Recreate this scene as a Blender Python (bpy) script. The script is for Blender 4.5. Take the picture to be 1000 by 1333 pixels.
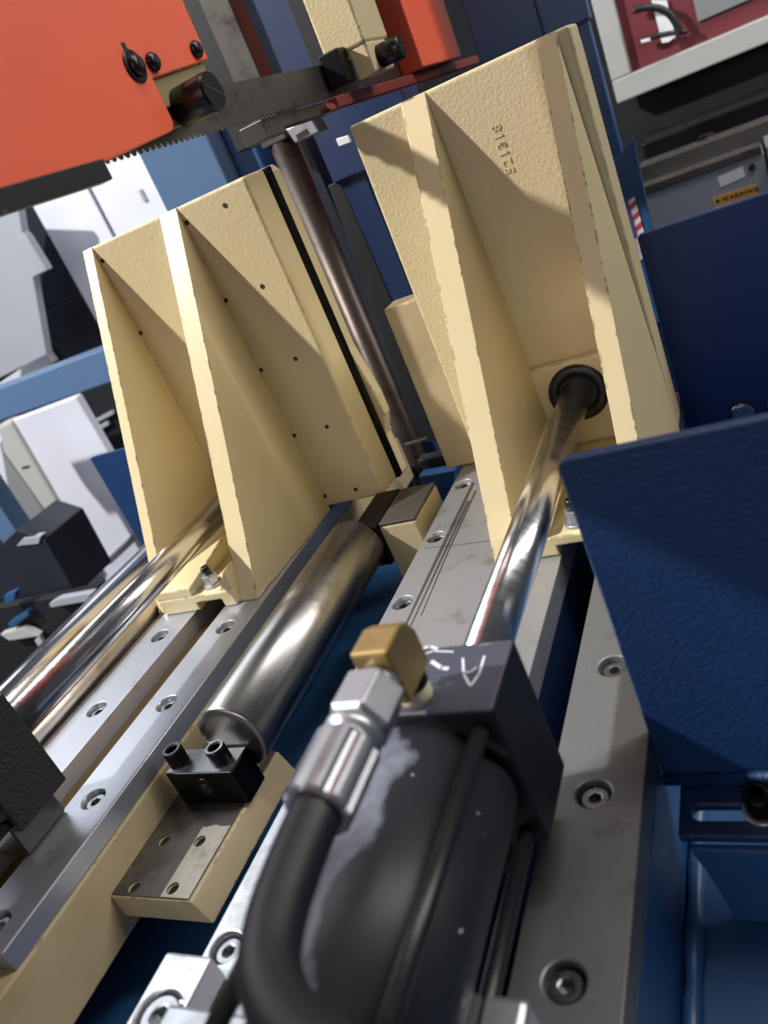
import bpy, bmesh, math, random
from mathutils import Vector, Matrix

for o in list(bpy.data.objects):
    bpy.data.objects.remove(o, do_unlink=True)
scene = bpy.context.scene
COL = scene.collection
random.seed(7)

# ------------------------------------------------------------------ camera
# world: X across the rails, Y along the rails (away), Z up, metres; rail tops at z = 0
CAM = Vector((0.0, 0.0, 0.35))
FPX = 1055.5
CR = Vector((0.8660762, 0.3268259, -0.3782814))     # camera right
CD = Vector((-0.1726917, -0.5145187, -0.8399096))   # camera down
CF = Vector((-0.4691370, 0.7927518, -0.3891723))    # camera forward
cd = bpy.data.cameras.new('camera')
cam = bpy.data.objects.new('camera', cd)
COL.objects.link(cam)
M = Matrix((( CR.x, -CD.x, -CF.x, CAM.x), (CR.y, -CD.y, -CF.y, CAM.y),
            (CR.z, -CD.z, -CF.z, CAM.z), (0, 0, 0, 1)))
cam.matrix_world = M
cd.sensor_fit = 'VERTICAL'
cd.sensor_height = 24.0
cd.lens = 24.0 * FPX / 1333.0
cd.clip_start = 0.02
cd.clip_end = 60
cd.dof.use_dof = True
cd.dof.focus_distance = 0.72
cd.dof.aperture_fstop = 5.0
scene.camera = cam

def at(px, py, axis, val):
    """point where the photo pixel's ray meets the plane axis = val"""
    d = CR * ((px - 500) / FPX) + CD * ((py - 666.5) / FPX) + CF
    t = (val - CAM[axis]) / d[axis]
    return CAM + d * t

# ------------------------------------------------------------------ world, lamps, exposure
w = bpy.data.worlds.new('shop_ambient')
scene.world = w
w.use_nodes = True
bg = w.node_tree.nodes['Background']
bg.inputs[0].default_value = (0.80, 0.88, 1.0, 1)
bg.inputs[1].default_value = 0.06

def area_lamp(name, loc, target, sx, sy, power, color):
    l = bpy.data.lights.new(name, 'AREA')
    l.shape = 'RECTANGLE'
    l.size = sx
    l.size_y = sy
    l.energy = power
    l.color = color
    o = bpy.data.objects.new(name, l)
    COL.objects.link(o)
    o.location = loc
    d = Vector(target) - Vector(loc)
    o.rotation_euler = d.to_track_quat('-Z', 'Y').to_euler()
    return o
area_lamp('high_bay_lamp', (-2.55, -0.40, 2.42), (-0.4, 0.65, 0.15), 0.09, 0.09, 160, (1.0, 0.98, 0.95))
area_lamp('fill_lamp', (2.4, 2.0, 2.4), (-0.3, 0.7, 0.2), 0.5, 2.0, 62, (1.0, 0.96, 0.91))
area_lamp('fill_lamp', (-2.9, 1.1, 2.3), (-0.8, 0.9, 0.0), 2.4, 1.4, 36, (0.88, 0.95, 1.0))  # added fill at the left rear, whitens the rails and rods
area_lamp('fill_lamp', (0.9, 1.2, 3.0), (0.5, 2.4, 0.0), 1.6, 0.3, 42, (1.0, 0.98, 0.95))  # added fill over the rear, brightens the lathe
area_lamp('front_fill_lamp', (-0.9, -3.6, 1.5), (-0.3, 1.0, 0.1), 3.2, 1.6, 48, (0.96, 0.97, 1.0))  # large soft fill added behind the camera for faces turned to it

scene.view_settings.view_transform = 'Standard'
scene.view_settings.look = 'None'
scene.view_settings.exposure = 0.25
scene.view_settings.gamma = 1.0
scene.view_settings.use_curve_mapping = False

# ------------------------------------------------------------------ materials
def s2l(c):
    return tuple(((v / 255) / 12.92 if v / 255 <= 0.04045 else ((v / 255 + 0.055) / 1.055) ** 2.4) for v in c) + (1,)

def newmat(name):
    m = bpy.data.materials.new(name)
    m.use_nodes = True
    nt = m.node_tree
    b = nt.nodes['Principled BSDF']
    return m, nt, b

def nd(nt, typ, **kw):
    n = nt.nodes.new(typ)
    for k, v in kw.items():
        setattr(n, k, v)
    return n

def noise(nt, co, scale, detail=4, rough=0.55, stretch=None):
    n = nd(nt, 'ShaderNodeTexNoise')
    n.inputs['Scale'].default_value = scale
    n.inputs['Detail'].default_value = detail
    n.inputs['Roughness'].default_value = rough
    if stretch:
        mp = nd(nt, 'ShaderNodeMapping')
        mp.inputs['Scale'].default_value = stretch
        nt.links.new(co, mp.inputs['Vector'])
        nt.links.new(mp.outputs[0], n.inputs['Vector'])
    else:
        nt.links.new(co, n.inputs['Vector'])
    return n.outputs['Fac']

def ramp(nt, fac, p0, p1, c0=(0, 0, 0, 1), c1=(1, 1, 1, 1)):
    r = nd(nt, 'ShaderNodeValToRGB')
    r.color_ramp.elements[0].position = p0
    r.color_ramp.elements[0].color = c0
    r.color_ramp.elements[1].position = p1
    r.color_ramp.elements[1].color = c1
    nt.links.new(fac, r.inputs[0])
    return r.outputs[0]

def mix(nt, fac, a, b):
    m = nd(nt, 'ShaderNodeMix', data_type='RGBA')
    if isinstance(fac, float):
        m.inputs[0].default_value = fac
    else:
        nt.links.new(fac, m.inputs[0])
    for i, v in ((6, a), (7, b)):
        if isinstance(v, tuple):
            m.inputs[i].default_value = v
        else:
            nt.links.new(v, m.inputs[i])
    return m.outputs[2]

def math_(nt, op, a, b):
    m = nd(nt, 'ShaderNodeMath', operation=op)
    for i, v in ((0, a), (1, b)):
        if isinstance(v, (int, float)):
            m.inputs[i].default_value = v
        else:
            nt.links.new(v, m.inputs[i])
    return m.outputs[0]

def bumpn(nt, h, strength, dist):
    b = nd(nt, 'ShaderNodeBump')
    b.inputs['Strength'].default_value = strength
    b.inputs['Distance'].default_value = dist
    nt.links.new(h, b.inputs['Height'])
    return b.outputs[0]

def paint(name, rgb, rough=0.45, bump=(220, 0.25, 0.0008), chips=0.0, wear=0.0, chipcol=(40, 34, 30), dirt=0.25,
          dirtcol=None, coat=0.0, spots=0.0):
    """oil paint over cast or sheet metal: slight colour drift, orange peel, chips, worn edges"""
    m, nt, b = newmat(name)
    co = nd(nt, 'ShaderNodeTexCoord').outputs['Object']
    base = s2l(rgb)
    dc = s2l(dirtcol) if dirtcol else tuple(v * 0.62 for v in base[:3]) + (1,)
    big = ramp(nt, noise(nt, co, 9, 5), 0.35, 0.75)
    col = mix(nt, math_(nt, 'MULTIPLY', big, dirt), base, dc)
    mask = None
    if wear > 0:
        bv = nd(nt, 'ShaderNodeBevel', samples=4)
        bv.inputs['Radius'].default_value = 0.0035
        ge = nd(nt, 'ShaderNodeNewGeometry')
        dp = nd(nt, 'ShaderNodeVectorMath', operation='DOT_PRODUCT')
        nt.links.new(bv.outputs[0], dp.inputs[0])
        nt.links.new(ge.outputs['Normal'], dp.inputs[1])
        edge = ramp(nt, dp.outputs['Value'], 0.90, 0.985, (1, 1, 1, 1), (0, 0, 0, 1))
        nz = ramp(nt, noise(nt, co, 75, 5, 0.7), 0.66 - 0.12 * wear, 0.70 - 0.12 * wear)
        mask = math_(nt, 'MULTIPLY', edge, nz)
    if chips > 0:
        nz2 = ramp(nt, noise(nt, co, 120, 3, 0.6), 0.80 - 0.08 * chips, 0.815 - 0.08 * chips)
        mask = nz2 if mask is None else math_(nt, 'MAXIMUM', mask, nz2)
    if mask is not None:
        col = mix(nt, mask, col, s2l(chipcol))
    nt.links.new(col, b.inputs['Base Color'])
    b.inputs['Roughness'].default_value = rough
    b.inputs['Coat Weight'].default_value = coat
    b.inputs['Coat Roughness'].default_value = 0.2
    if bump:
        h = noise(nt, co, bump[0], 3, 0.5)
        nt.links.new(bumpn(nt, h, bump[1], bump[2]), b.inputs['Normal'])
    return m

def metal(name, rgb, rough=0.3, grain=None, grainamt=0.25, metallic=1.0, stain=0.0, staincol=(60, 52, 46), bump=0.05, stainscale=25):
    m, nt, b = newmat(name)
    co = nd(nt, 'ShaderNodeTexCoord').outputs['Object']
    base = s2l(rgb)
    g = noise(nt, co, 1.0, 6, 0.6, grain or (400, 400, 400))
    col = mix(nt, math_(nt, 'MULTIPLY', g, grainamt), base, tuple(v * 0.45 for v in base[:3]) + (1,))
    if stain > 0:
        st = ramp(nt, noise(nt, co, stainscale, 6, 0.65), 0.62 - 0.2 * stain, 0.80 - 0.2 * stain)
        col = mix(nt, math_(nt, 'MULTIPLY', st, 0.8), col, s2l(staincol))
    nt.links.new(col, b.inputs['Base Color'])
    b.inputs['Metallic'].default_value = metallic
    r = nd(nt, 'ShaderNodeMapRange')
    r.inputs['To Min'].default_value = max(0.02, rough - 0.1)
    r.inputs['To Max'].default_value = rough + 0.1
    nt.links.new(g, r.inputs['Value'])
    nt.links.new(r.outputs[0], b.inputs['Roughness'])
    if bump:
        nt.links.new(bumpn(nt, g, bump, 0.0003), b.inputs['Normal'])
    return m

CREAM = paint('cream_cast_paint', (203, 188, 147), 0.42, (300, 0.5, 0.0008), 0.3, 1.2, (44, 36, 30), 0.22, (196, 160, 100))
CREAM_ROUGH = paint('cream_rough_cast_paint', (201, 186, 146), 0.45, (330, 0.6, 0.0010), 0.35, 1.2, (44, 36, 30), 0.25, (186, 150, 96))
CREAM_SMOOTH = paint('cream_smooth_paint', (203, 188, 147), 0.36, (120, 0.14, 0.0006), 0.2, 1.1, (44, 36, 30), 0.18, (200, 166, 106))
CREAM_DIRTY = paint('cream_dirty_paint', (184, 168, 132), 0.5, (160, 0.3, 0.001), 0.55, 0.9, (30, 30, 28), 0.6, (140, 118, 82))
BLUE = paint('blue_machine_paint', (42, 82, 128), 0.38, (140, 0.25, 0.0008), 0.1, 0.3, (70, 62, 56), 0.3)
BLUE_TEX = paint('blue_textured_guard_paint', (21, 52, 94), 0.42, (330, 0.55, 0.0011), 0.0, 0.3, (60, 70, 84), 0.25)
BLUE_SCR = paint('blue_scuffed_panel_paint', (27, 52, 104), 0.4, (160, 0.3, 0.0008), 0.9, 0.2, (62, 86, 130), 0.3)
BLUE_PALE = paint('pale_blue_column_paint', (80, 106, 138), 0.35, (90, 0.1, 0.0005), 0.1, 0.2, (60, 60, 70), 0.15)
NAVY = paint('navy_and_shaded_blue', (28, 46, 82), 0.4, (90, 0.1, 0.0005), 0.05, 0.1, (50, 50, 60), 0.25)  # navy, also the blue paint with its shade put into the colour
ORANGE = paint('orange_cover_paint', (240, 106, 74), 0.34, (60, 0.08, 0.0006), 0.12, 0.25, (70, 40, 34), 0.1, (226, 90, 60))
BLACK = paint('black_paint', (26, 27, 31), 0.4, (120, 0.2, 0.0006), 0.12, 0.4, (120, 120, 120), 0.3)
BLACK_STEEL = metal('black_oxide_steel', (46, 45, 46), 0.42, grainamt=0.3)
BLACK_ROUGH = paint('crusted_black_paint', (34, 34, 37), 0.75, (420, 1.0, 0.003), 0.3, 0.0, (120, 116, 110), 0.3)
VOID = paint('dark_paint_and_void', (16, 18, 22), 0.6, None, 0, 0, dirt=0.2)  # near-black tone for dark parts, also fills gaps that are only dark
RUBBER = paint('black_hose_rubber', (25, 25, 31), 0.5, (500, 0.2, 0.0003), 0, 0, dirt=0.2)
STEEL = metal('ground_steel', (186, 188, 194), 0.36, (1400, 30, 1400), 0.35, 0.72, stain=0.25, staincol=(120, 112, 104))
STEEL_RAIL = metal('ground_rail_steel', (184, 186, 196), 0.36, (500, 60, 500), 0.3, 0.72, stain=0.18, staincol=(116, 110, 104), bump=0.03)
STEEL_DULL = metal('dull_rail_steel', (122, 122, 122), 0.42, (500, 60, 500), 0.35, 0.55, stain=0.3, staincol=(72, 66, 60), bump=0.03)
STEEL_DARK = metal('oily_dark_steel', (104, 99, 94), 0.4, (200, 40, 200), 0.5, 0.6, stain=0.5, staincol=(52, 46, 42))
STEEL_SHAFT = metal('turned_shaft_steel', (150, 148, 146), 0.30, (60, 25, 60), 0.55, stain=0.35, staincol=(84, 74, 66), bump=0.02)
CHROME = metal('hard_chrome', (214, 212, 214), 0.2, (30, 400, 30), 0.10, bump=0.0)
DULL_BAR = metal('dull_round_bar_steel', (206, 198, 190), 0.32, (80, 30, 80), 0.35, stain=0.25, staincol=(140, 116, 100), bump=0.02)
ZINC = metal('zinc_plate', (188, 190, 196), 0.36, (150, 150, 150), 0.45, 0.8, stain=0.3, staincol=(120, 116, 110), bump=0.15)
PAD_STEEL = metal('scraped_pad_steel', (206, 200, 186), 0.5, (90, 40, 90), 0.35, 0.25, stain=0.35, staincol=(112, 104, 92))
KHAKI = paint('khaki_guide_paint', (150, 136, 92), 0.5, (160, 0.4, 0.001), 0.4, 0.6, (60, 50, 40), 0.5)
COLUMN = metal('brown_oily_column_steel', (74, 64, 58), 0.42, (40, 200, 10), 0.5, 0.7, stain=0.5, staincol=(30, 26, 24))
BRASS = metal('brass', (180, 152, 100), 0.42, (120, 120, 120), 0.4, 0.8, stain=0.3, staincol=(120, 92, 52))
BLADE = metal('band_blade_steel', (128, 122, 118), 0.38, (300, 30, 600), 0.5, stain=0.45, staincol=(62, 54, 50))
SCREW = metal('screw_steel', (150, 152, 156), 0.3, (300, 300, 300), 0.3)
DARK_SCREW = metal('dark_screw_steel', (66, 64, 64), 0.36, (300, 300, 300), 0.3)
SLOT_GOLD = paint('ochre_slot_paint', (118, 96, 54), 0.55, (160, 0.4, 0.001), 0.8, 0, (70, 52, 30), 0.6, (110, 82, 42))
WHITE = paint('white_machine_paint', (206, 208, 220), 0.4, None, 0, 0, dirt=0.08)
WHITE_W = paint('warm_white_machine_paint', (170, 170, 167), 0.5, None, 0, 0, dirt=0.12)
GREY = paint('grey_machine_paint', (150, 154, 162), 0.45, None, 0, 0, dirt=0.15)
GREY_M = paint('mid_grey_paint', (128, 130, 132), 0.5, None, 0, 0, dirt=0.15)
CHARCOAL = paint('charcoal_panel', (34, 38, 48), 0.35, None, 0, 0, dirt=0.2)
MAROON = paint('maroon_panel_paint', (112, 46, 52), 0.45, None, 0, 0, dirt=0.15)
REDBROWN = paint('red_brown_strip_paint', (120, 46, 36), 0.5, None, 0.3, 0.3, dirt=0.4)
TAPE = paint('thread_seal_tape', (206, 196, 166), 0.6, (300, 0.6, 0.001), 0, 0, dirt=0.3)
CHALK = paint('white_paint_marker', (206, 208, 212), 0.7, (300, 0.5, 0.0004), 0, 0, dirt=0.25)
PAPER = paint('white_label_paper', (226, 228, 230), 0.6, None, 0, 0, dirt=0.05)
YELLOW = paint('amber_warning_label', (226, 172, 84), 0.5, None, 0, 0, dirt=0.05)
INK = paint('black_ink_and_hole_dark', (30, 28, 26), 0.6, None, 0, 0, dirt=0)
RED_D = paint('red_decal', (196, 66, 76), 0.5, None, 0, 0, dirt=0)
BLUE_D = paint('violet_blue_decal', (92, 92, 160), 0.5, None, 0, 0, dirt=0)
CONCRETE = paint('shop_floor_concrete', (74, 76, 80), 0.6, (20, 0.2, 0.002), 0, 0, dirt=0.5)
SHOPWALL = paint('dim_shop_wall', (58, 60, 66), 0.8, None, 0, 0, dirt=0.3)

def rod_black():
    # black lacquered tube with a pale dusty film that has a ragged outline
    m, nt, b = newmat('dusty_black_tube_lacquer')
    co = nd(nt, 'ShaderNodeTexCoord').outputs['Object']
    sep = nd(nt, 'ShaderNodeSeparateXYZ')
    nt.links.new(co, sep.inputs[0])
    n1 = noise(nt, co, 22, 4, 0.5)
    edge = math_(nt, 'ADD', sep.outputs['X'], math_(nt, 'MULTIPLY', math_(nt, 'SUBTRACT', n1, 0.5), 0.05))
    film = ramp(nt, edge, 0.0, 1.0)
    mr = nd(nt, 'ShaderNodeMapRange')
    mr.inputs['From Min'].default_value = -0.187
    mr.inputs['From Max'].default_value = -0.183
    mr.inputs['To Min'].default_value = 1.0
    mr.inputs['To Max'].default_value = 0.0
    nt.links.new(edge, mr.inputs['Value'])
    fine = noise(nt, co, 160, 4, 0.6)
    dust = math_(nt, 'MULTIPLY', mr.outputs[0], math_(nt, 'ADD', math_(nt, 'MULTIPLY', fine, 0.7), 0.2))
    col = mix(nt, dust, s2l((30, 31, 38)), s2l((146, 152, 168)))
    speck = ramp(nt, noise(nt, co, 210, 2, 0.5), 0.76, 0.775)
    col = mix(nt, speck, col, s2l((190, 190, 190)))
    nt.links.new(col, b.inputs['Base Color'])
    b.inputs['Roughness'].default_value = 0.5
    return m
TUBE_BLACK = rod_black()

def block_top():
    m, nt, b = newmat('slate_scuffed_shaded_sides')
    co = nd(nt, 'ShaderNodeTexCoord').outputs['Object']
    sm = ramp(nt, noise(nt, co, 55, 6, 0.65, (1, 2.2, 1)), 0.60, 0.68)
    col = mix(nt, math_(nt, 'MULTIPLY', sm, 0.45), s2l((60, 63, 77)), s2l((130, 132, 140)))
    # side shade painted in: sides near black, scuffed dusty slate only on upward faces
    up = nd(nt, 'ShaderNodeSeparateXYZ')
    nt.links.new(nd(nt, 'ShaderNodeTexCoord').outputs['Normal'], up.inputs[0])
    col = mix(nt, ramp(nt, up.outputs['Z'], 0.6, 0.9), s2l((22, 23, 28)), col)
    nt.links.new(col, b.inputs['Base Color'])
    b.inputs['Roughness'].default_value = 0.5
    nt.links.new(bumpn(nt, noise(nt, co, 180, 3), 0.2, 0.0005), b.inputs['Normal'])
    return m
BLOCK = block_top()

# ------------------------------------------------------------------ mesh helpers
class B:
    def __init__(s):
        s.v = []
        s.f = []
        s.sm = []
    def add(s, vs, fs, smooth=False):
        n = len(s.v)
        s.v += [tuple(p) for p in vs]
        s.f += [tuple(i + n for i in f) for f in fs]
        s.sm += [smooth] * len(fs)
        return s
    def box(s, x0, x1, y0, y1, z0, z1):
        vs = [(x, y, z) for z in (z0, z1) for y in (y0, y1) for x in (x0, x1)]
        return s.add(vs, [(0, 2, 3, 1), (4, 5, 7, 6), (0, 1, 5, 4), (2, 6, 7, 3), (0, 4, 6, 2), (1, 3, 7, 5)])
    def prism(s, poly, axis, a0, a1):
        """poly: 2-D outline in the two remaining axes (in x,y,z order), extruded along axis"""
        n = len(poly)
        def mk(p, a):
            return {0: (a, p[0], p[1]), 1: (p[0], a, p[1]), 2: (p[0], p[1], a)}[axis]
        vs = [mk(p, a0) for p in poly] + [mk(p, a1) for p in poly]
        fs = [tuple(range(n))[::-1], tuple(range(n, 2 * n))]
        fs += [(i, (i + 1) % n, n + (i + 1) % n, n + i) for i in range(n)]
        return s.add(vs, fs)
    def cyl(s, p0, p1, r0, r1=None, n=32, caps=True, a0=0.0):
        r1 = r0 if r1 is None else r1
        p0 = Vector(p0)
        p1 = Vector(p1)
        d = (p1 - p0).normalized()
        u = d.orthogonal().normalized()
        if abs(d.z) < 0.9:
            u = d.cross(Vector((0, 0, 1))).normalized()
        else:
            u = Vector((1, 0, 0))
        t = d.cross(u)
        vs = []
        for p, r in ((p0, r0), (p1, r1)):
            for i in range(n):
                a = a0 + 2 * math.pi * i / n
                vs.append(p + u * (r * math.cos(a)) + t * (r * math.sin(a)))
        s.add(vs, [(i, (i + 1) % n, n + (i + 1) % n, n + i) for i in range(n)], n > 8)
        if caps:
            k = len(s.v) - 2 * n
            s.f += [tuple(range(k, k + n))[::-1], tuple(range(k + n, k + 2 * n))]
            s.sm += [False, False]
        return s
    def lathe(s, prof, p0, d, n=32, ang0=0.0):
        """prof: list of (along, radius) from p0 in direction d"""
        p0 = Vector(p0)
        d = Vector(d).normalized()
        u = Vector((1, 0, 0)) if abs(d.z) > 0.9 else d.cross(Vector((0, 0, 1))).normalized()
        t = d.cross(u)
        vs = []
        for a, r in prof:
            for i in range(n):
                th = ang0 + 2 * math.pi * i / n
                vs.append(p0 + d * a + u * (r * math.cos(th)) + t * (r * math.sin(th)))
        fs = []
        for k in range(len(prof) - 1):
            for i in range(n):
                fs.append((k * n + i, k * n + (i + 1) % n, (k + 1) * n + (i + 1) % n, (k + 1) * n + i))
        s.add(vs, fs, n > 8)
        k = len(s.v) - len(prof) * n
        s.f += [tuple(range(k, k + n))[::-1], tuple(range(k + (len(prof) - 1) * n, k + len(prof) * n))]
        s.sm += [False, False]
        return s
    def tube(s, pts, r, n=20):
        pts = [Vector(p) for p in pts]
        rings = []
        up = Vector((0, 0, 1))
        for i, p in enumerate(pts):
            d = (pts[min(i + 1, len(pts) - 1)] - pts[max(i - 1, 0)]).normalized()
            u = d.cross(up).normalized()
            t = u.cross(d)
            rr = r[i] if isinstance(r, (list, tuple)) else r
            rings.append([p + u * (rr * math.cos(2 * math.pi * k / n)) + t * (rr * math.sin(2 * math.pi * k / n)) for k in range(n)])
        vs = [v for g in rings for v in g]
        fs = []
        for i in range(len(pts) - 1):
            for k in range(n):
                fs.append((i * n + k, (i + 1) * n + k, (i + 1) * n + (k + 1) % n, i * n + (k + 1) % n))
        s.add(vs, fs, True)
        k = len(s.v) - len(vs)
        e = k + (len(pts) - 1) * n
        s.f += [tuple(range(k, k + n)), tuple(range(e, e + n))[::-1]]
        s.sm += [False, False]
        return s
    def mesh(s, name):
        me = bpy.data.meshes.new(name)
        me.from_pydata(s.v, [], s.f)
        me.polygons.foreach_set('use_smooth', s.sm)
        bm = bmesh.new()
        bm.from_mesh(me)
        bmesh.ops.recalc_face_normals(bm, faces=bm.faces)
        bm.to_mesh(me)
        bm.free()
        me.update()
        return me
    def build(s, name, mat, parent=None, bevel=0.0, seg=2, tag=None):
        me = s.mesh(name)
        me.materials.append(mat)
        o = bpy.data.objects.new(name, me)
        COL.objects.link(o)
        if parent is not None:
            o.parent = parent
            p = parent
            off = Vector((0, 0, 0))
            while p is not None:
                off += p.location
                p = p.parent
            o.location = -off
        if bevel:
            md = o.modifiers.new('edge_round', 'BEVEL')
            md.width = bevel
            md.segments = seg
            md.limit_method = 'ANGLE'
            md.angle_limit = math.radians(35)
            md.harden_normals = False
        if tag:
            settag(o, *tag)
        return o

def settag(o, label, cat, group=None):
    o['label'] = label
    o['category'] = cat
    if group:
        o['group'] = group
    return o

def structure(o, label, cat):
    settag(o, label, cat)
    o['kind'] = 'structure'
    return o

def thing(name, loc, label, cat, group=None):
    o = bpy.data.objects.new(name, None)
    o.empty_display_size = 0.02
    COL.objects.link(o)
    o.location = loc
    return settag(o, label, cat, group)

def place(name, me, loc, parent, rot=None):
    """child instance of a shared mesh, loc in world space"""
    o = bpy.data.objects.new(name, me)
    COL.objects.link(o)
    off = Vector((0, 0, 0))
    p = parent
    while p is not None:
        off += p.location
        p = p.parent
    o.parent = parent
    o.location = Vector(loc) - off
    if rot:
        o.rotation_euler = rot
    return o

def cut(o, cutter):
    """subtract a closed cutter mesh from object o for good"""
    me = cutter.mesh('cutter')
    c = bpy.data.objects.new('cutter', me)
    COL.objects.link(c)
    c.location = (0, 0, 0)
    c.parent = None
    md = o.modifiers.new('holes', 'BOOLEAN')
    md.operation = 'DIFFERENCE'
    md.object = c
    md.solver = 'EXACT'
    while o.modifiers[0] != md:
        o.modifiers.move(len(o.modifiers) - 1, 0)
    others = [m for m in o.modifiers if m != md]
    for m in others:
        m.show_viewport = False
    bpy.context.view_layer.update()
    dg = bpy.context.evaluated_depsgraph_get()
    new = bpy.data.meshes.new_from_object(o.evaluated_get(dg))
    o.modifiers.remove(md)
    for m in others:
        m.show_viewport = True
    old = o.data
    o.data = new
    bpy.data.meshes.remove(old)
    bpy.data.objects.remove(c, do_unlink=True)
    bpy.data.meshes.remove(me)

def socket_head(name, r, h, sock, mat, depth=None):
    """socket head screw head, base at z = 0, with a modelled hexagon recess"""
    depth = depth or h * 0.6
    b = B()
    n = 24
    def ring(rad, z):
        return [(rad * math.cos(2 * math.pi * i / n), rad * math.sin(2 * math.pi * i / n), z) for i in range(n)]
    def hexr(z):
        out = []
        for i in range(n):
            a = 2 * math.pi * i / n
            k = ((a + math.pi / 6) % (math.pi / 3)) - math.pi / 6
            rad = sock * math.cos(math.pi / 6) / math.cos(k)
            out.append((rad * math.cos(a), rad * math.sin(a), z))
        return out
    rings = [ring(r, 0), ring(r, h * 0.88), ring(r * 0.92, h), ring(sock * 1.12, h), hexr(h * 0.97), hexr(h - depth)]
    vs = [p for g in rings for p in g]
    fs = []
    for k in range(len(rings) - 1):
        for i in range(n):
            fs.append((k * n + i, k * n + (i + 1) % n, (k + 1) * n + (i + 1) % n, (k + 1) * n + i))
    fs.append(tuple(range(n))[::-1])
    fs.append(tuple(range((len(rings) - 1) * n, len(rings) * n)))
    b.add(vs, fs)
    me = b.mesh(name)
    me.materials.append(mat)
    return me

# ------------------------------------------------------------------ the setting
fl = B().box(-6, 4, -2, 6, -0.95, -0.90).build('floor', CONCRETE)
structure(fl, 'dark concrete shop floor under the machines', 'floor')
wb = B().box(-6, 4, 5.0, 5.1, -0.90, 3.6).build('wall_back', SHOPWALL)
structure(wb, 'dim far wall of the machine shop', 'wall')

# ------------------------------------------------------------------ machine bed
RY = [0.207, 0.314, 0.4205, 0.529, 0.636, 0.743]
HEAD = socket_head('rail_screw', 0.0080, 0.008, 0.0040, SCREW)
HEAD_D = socket_head('rail_screw_dark', 0.0080, 0.008, 0.0040, DARK_SCREW)

def rail(name, x0, x1, y0, y1, th, sx, ys, label, mat, bev, group=None):
    t = thing(name, ((x0 + x1) / 2, y0, -th), label, 'rail', group)
    body = B().box(x0, x1, y0, y1, -th, 0).build('rail_bar', mat, t, bev)
    c = B()
    for y in ys:
        c.cyl((sx, y, 0.004), (sx, y, -0.0115), 0.0100, n=32)
    off = t.location.copy()
    # cutter in world space: move bar temporarily out of its parent
    body.parent = None
    body.location = (0, 0, 0)
    cut(body, c)
    body.parent = t
    body.location = -off
    for i, y in enumerate(ys):
        place('screw', HEAD, (sx, y, -0.0115), t, (0, 0, random.random() * 3))
    return t

rail('guide_rail', -0.655, -0.598, 0.10, 0.98, 0.018, -0.6235, RY, 'ground steel guide rail next to the dull round bar, under the drilled-hole jaw', STEEL_RAIL, 0.0008)
rail('guide_rail', -0.560, -0.509, 0.188, 0.98, 0.018, -0.5348, RY, 'ground steel guide rail with a cut-off front end, beside the thick turned shaft', STEEL_RAIL, 0.0012)
pc = rail('slide_plate', -0.347, -0.195, 0.02, 0.86, 0.022, -0.3340, RY, 'wide ground steel slide plate with dark rub streaks, under the hydraulic cylinder with the hose', STEEL, 0.0008)
rail('guide_rail', -0.163, -0.110, 0.02, 0.86, 0.022, -0.1373, RY, 'ground steel guide rail between the hydraulic cylinder and the blue guard plate', STEEL_DULL, 0.0014)

# rub streaks on the slide plate (thin oily marks)
def streak(pts, wd, parent, nm='rub_streak', mat=None):
    n = len(pts)
    vs = []
    for i, p in enumerate(pts):
        d = Vector(pts[min(i + 1, n - 1)]) - Vector(pts[max(i - 1, 0)])
        nn = Vector((-d.y, d.x, 0)).normalized()
        k = wd[i] / 2
        for z in (0.0001, 0.0004):
            vs.append((p[0] - nn.x * k, p[1] - nn.y * k, z))
            vs.append((p[0] + nn.x * k, p[1] + nn.y * k, z))
    fs = [(0, 1, 3, 2)]
    for i in range(n - 1):
        a = i * 4
        fs += [(a, a + 4, a + 5, a + 1), (a + 2, a + 3, a + 7, a + 6), (a, a + 2, a + 6, a + 4), (a + 1, a + 5, a + 7, a + 3)]
    a = (n - 1) * 4
    fs.append((a, a + 2, a + 3, a + 1))
    return B().add(vs, fs).build(nm, mat or STEEL_DARK, parent)
streak([(-0.3185, 0.487), (-0.3195, 0.56), (-0.3205, 0.66), (-0.321, 0.74)], [0.0012, 0.003, 0.004, 0.003], pc)
streak([(-0.3130, 0.492), (-0.3145, 0.58), (-0.3160, 0.70)], [0.0008, 0.002, 0.003], pc)
streak([(-0.3075, 0.505), (-0.3110, 0.60), (-0.3130, 0.72)], [0.0006, 0.0012, 0.002], pc)
streak([(-0.341, 0.617), (-0.30, 0.612), (-0.262, 0.610)], [0.0008, 0.0008, 0.0008], pc, 'scribed_line', SCREW)

# cream casting under the left pair of rails
cb = thing('vise_base_casting', (-0.585, 0.5, -0.1295), 'dirty cream painted casting under the left pair of rails, with a stepped drilled pad', 'casting')
B().box(-0.684, -0.508, -0.05, 0.98, -0.084, -0.0186).build('casting_body', CREAM_DIRTY, cb, 0.002)
B().box(-0.5975, -0.5605, -0.02, 0.98, -0.0186, -0.0182).build('slot_floor', SLOT_GOLD, cb)
pad = B().prism([(-0.5085, -0.0475), (-0.429, -0.0475), (-0.421, -0.070), (-0.508, -0.070)], 1, 0.264, 0.405).build('stepped_pad', CREAM_DIRTY, cb, 0.0012)
padtop = B().box(-0.5075, -0.4315, 0.2655, 0.4045, -0.0476, -0.0466).build('oily_pad_face', STEEL_DARK, cb)
padstrip = B().prism([(-0.4585, 0.266), (-0.432, 0.266), (-0.432, 0.3285), (-0.440, 0.3275), (-0.447, 0.3290), (-0.455, 0.3265), (-0.4585, 0.3270)], 2, -0.0466, -0.0463).build('pale_pad_strip', PAD_STEEL, cb)  # paler strip laid on the darker pad face
c = B()
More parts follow.
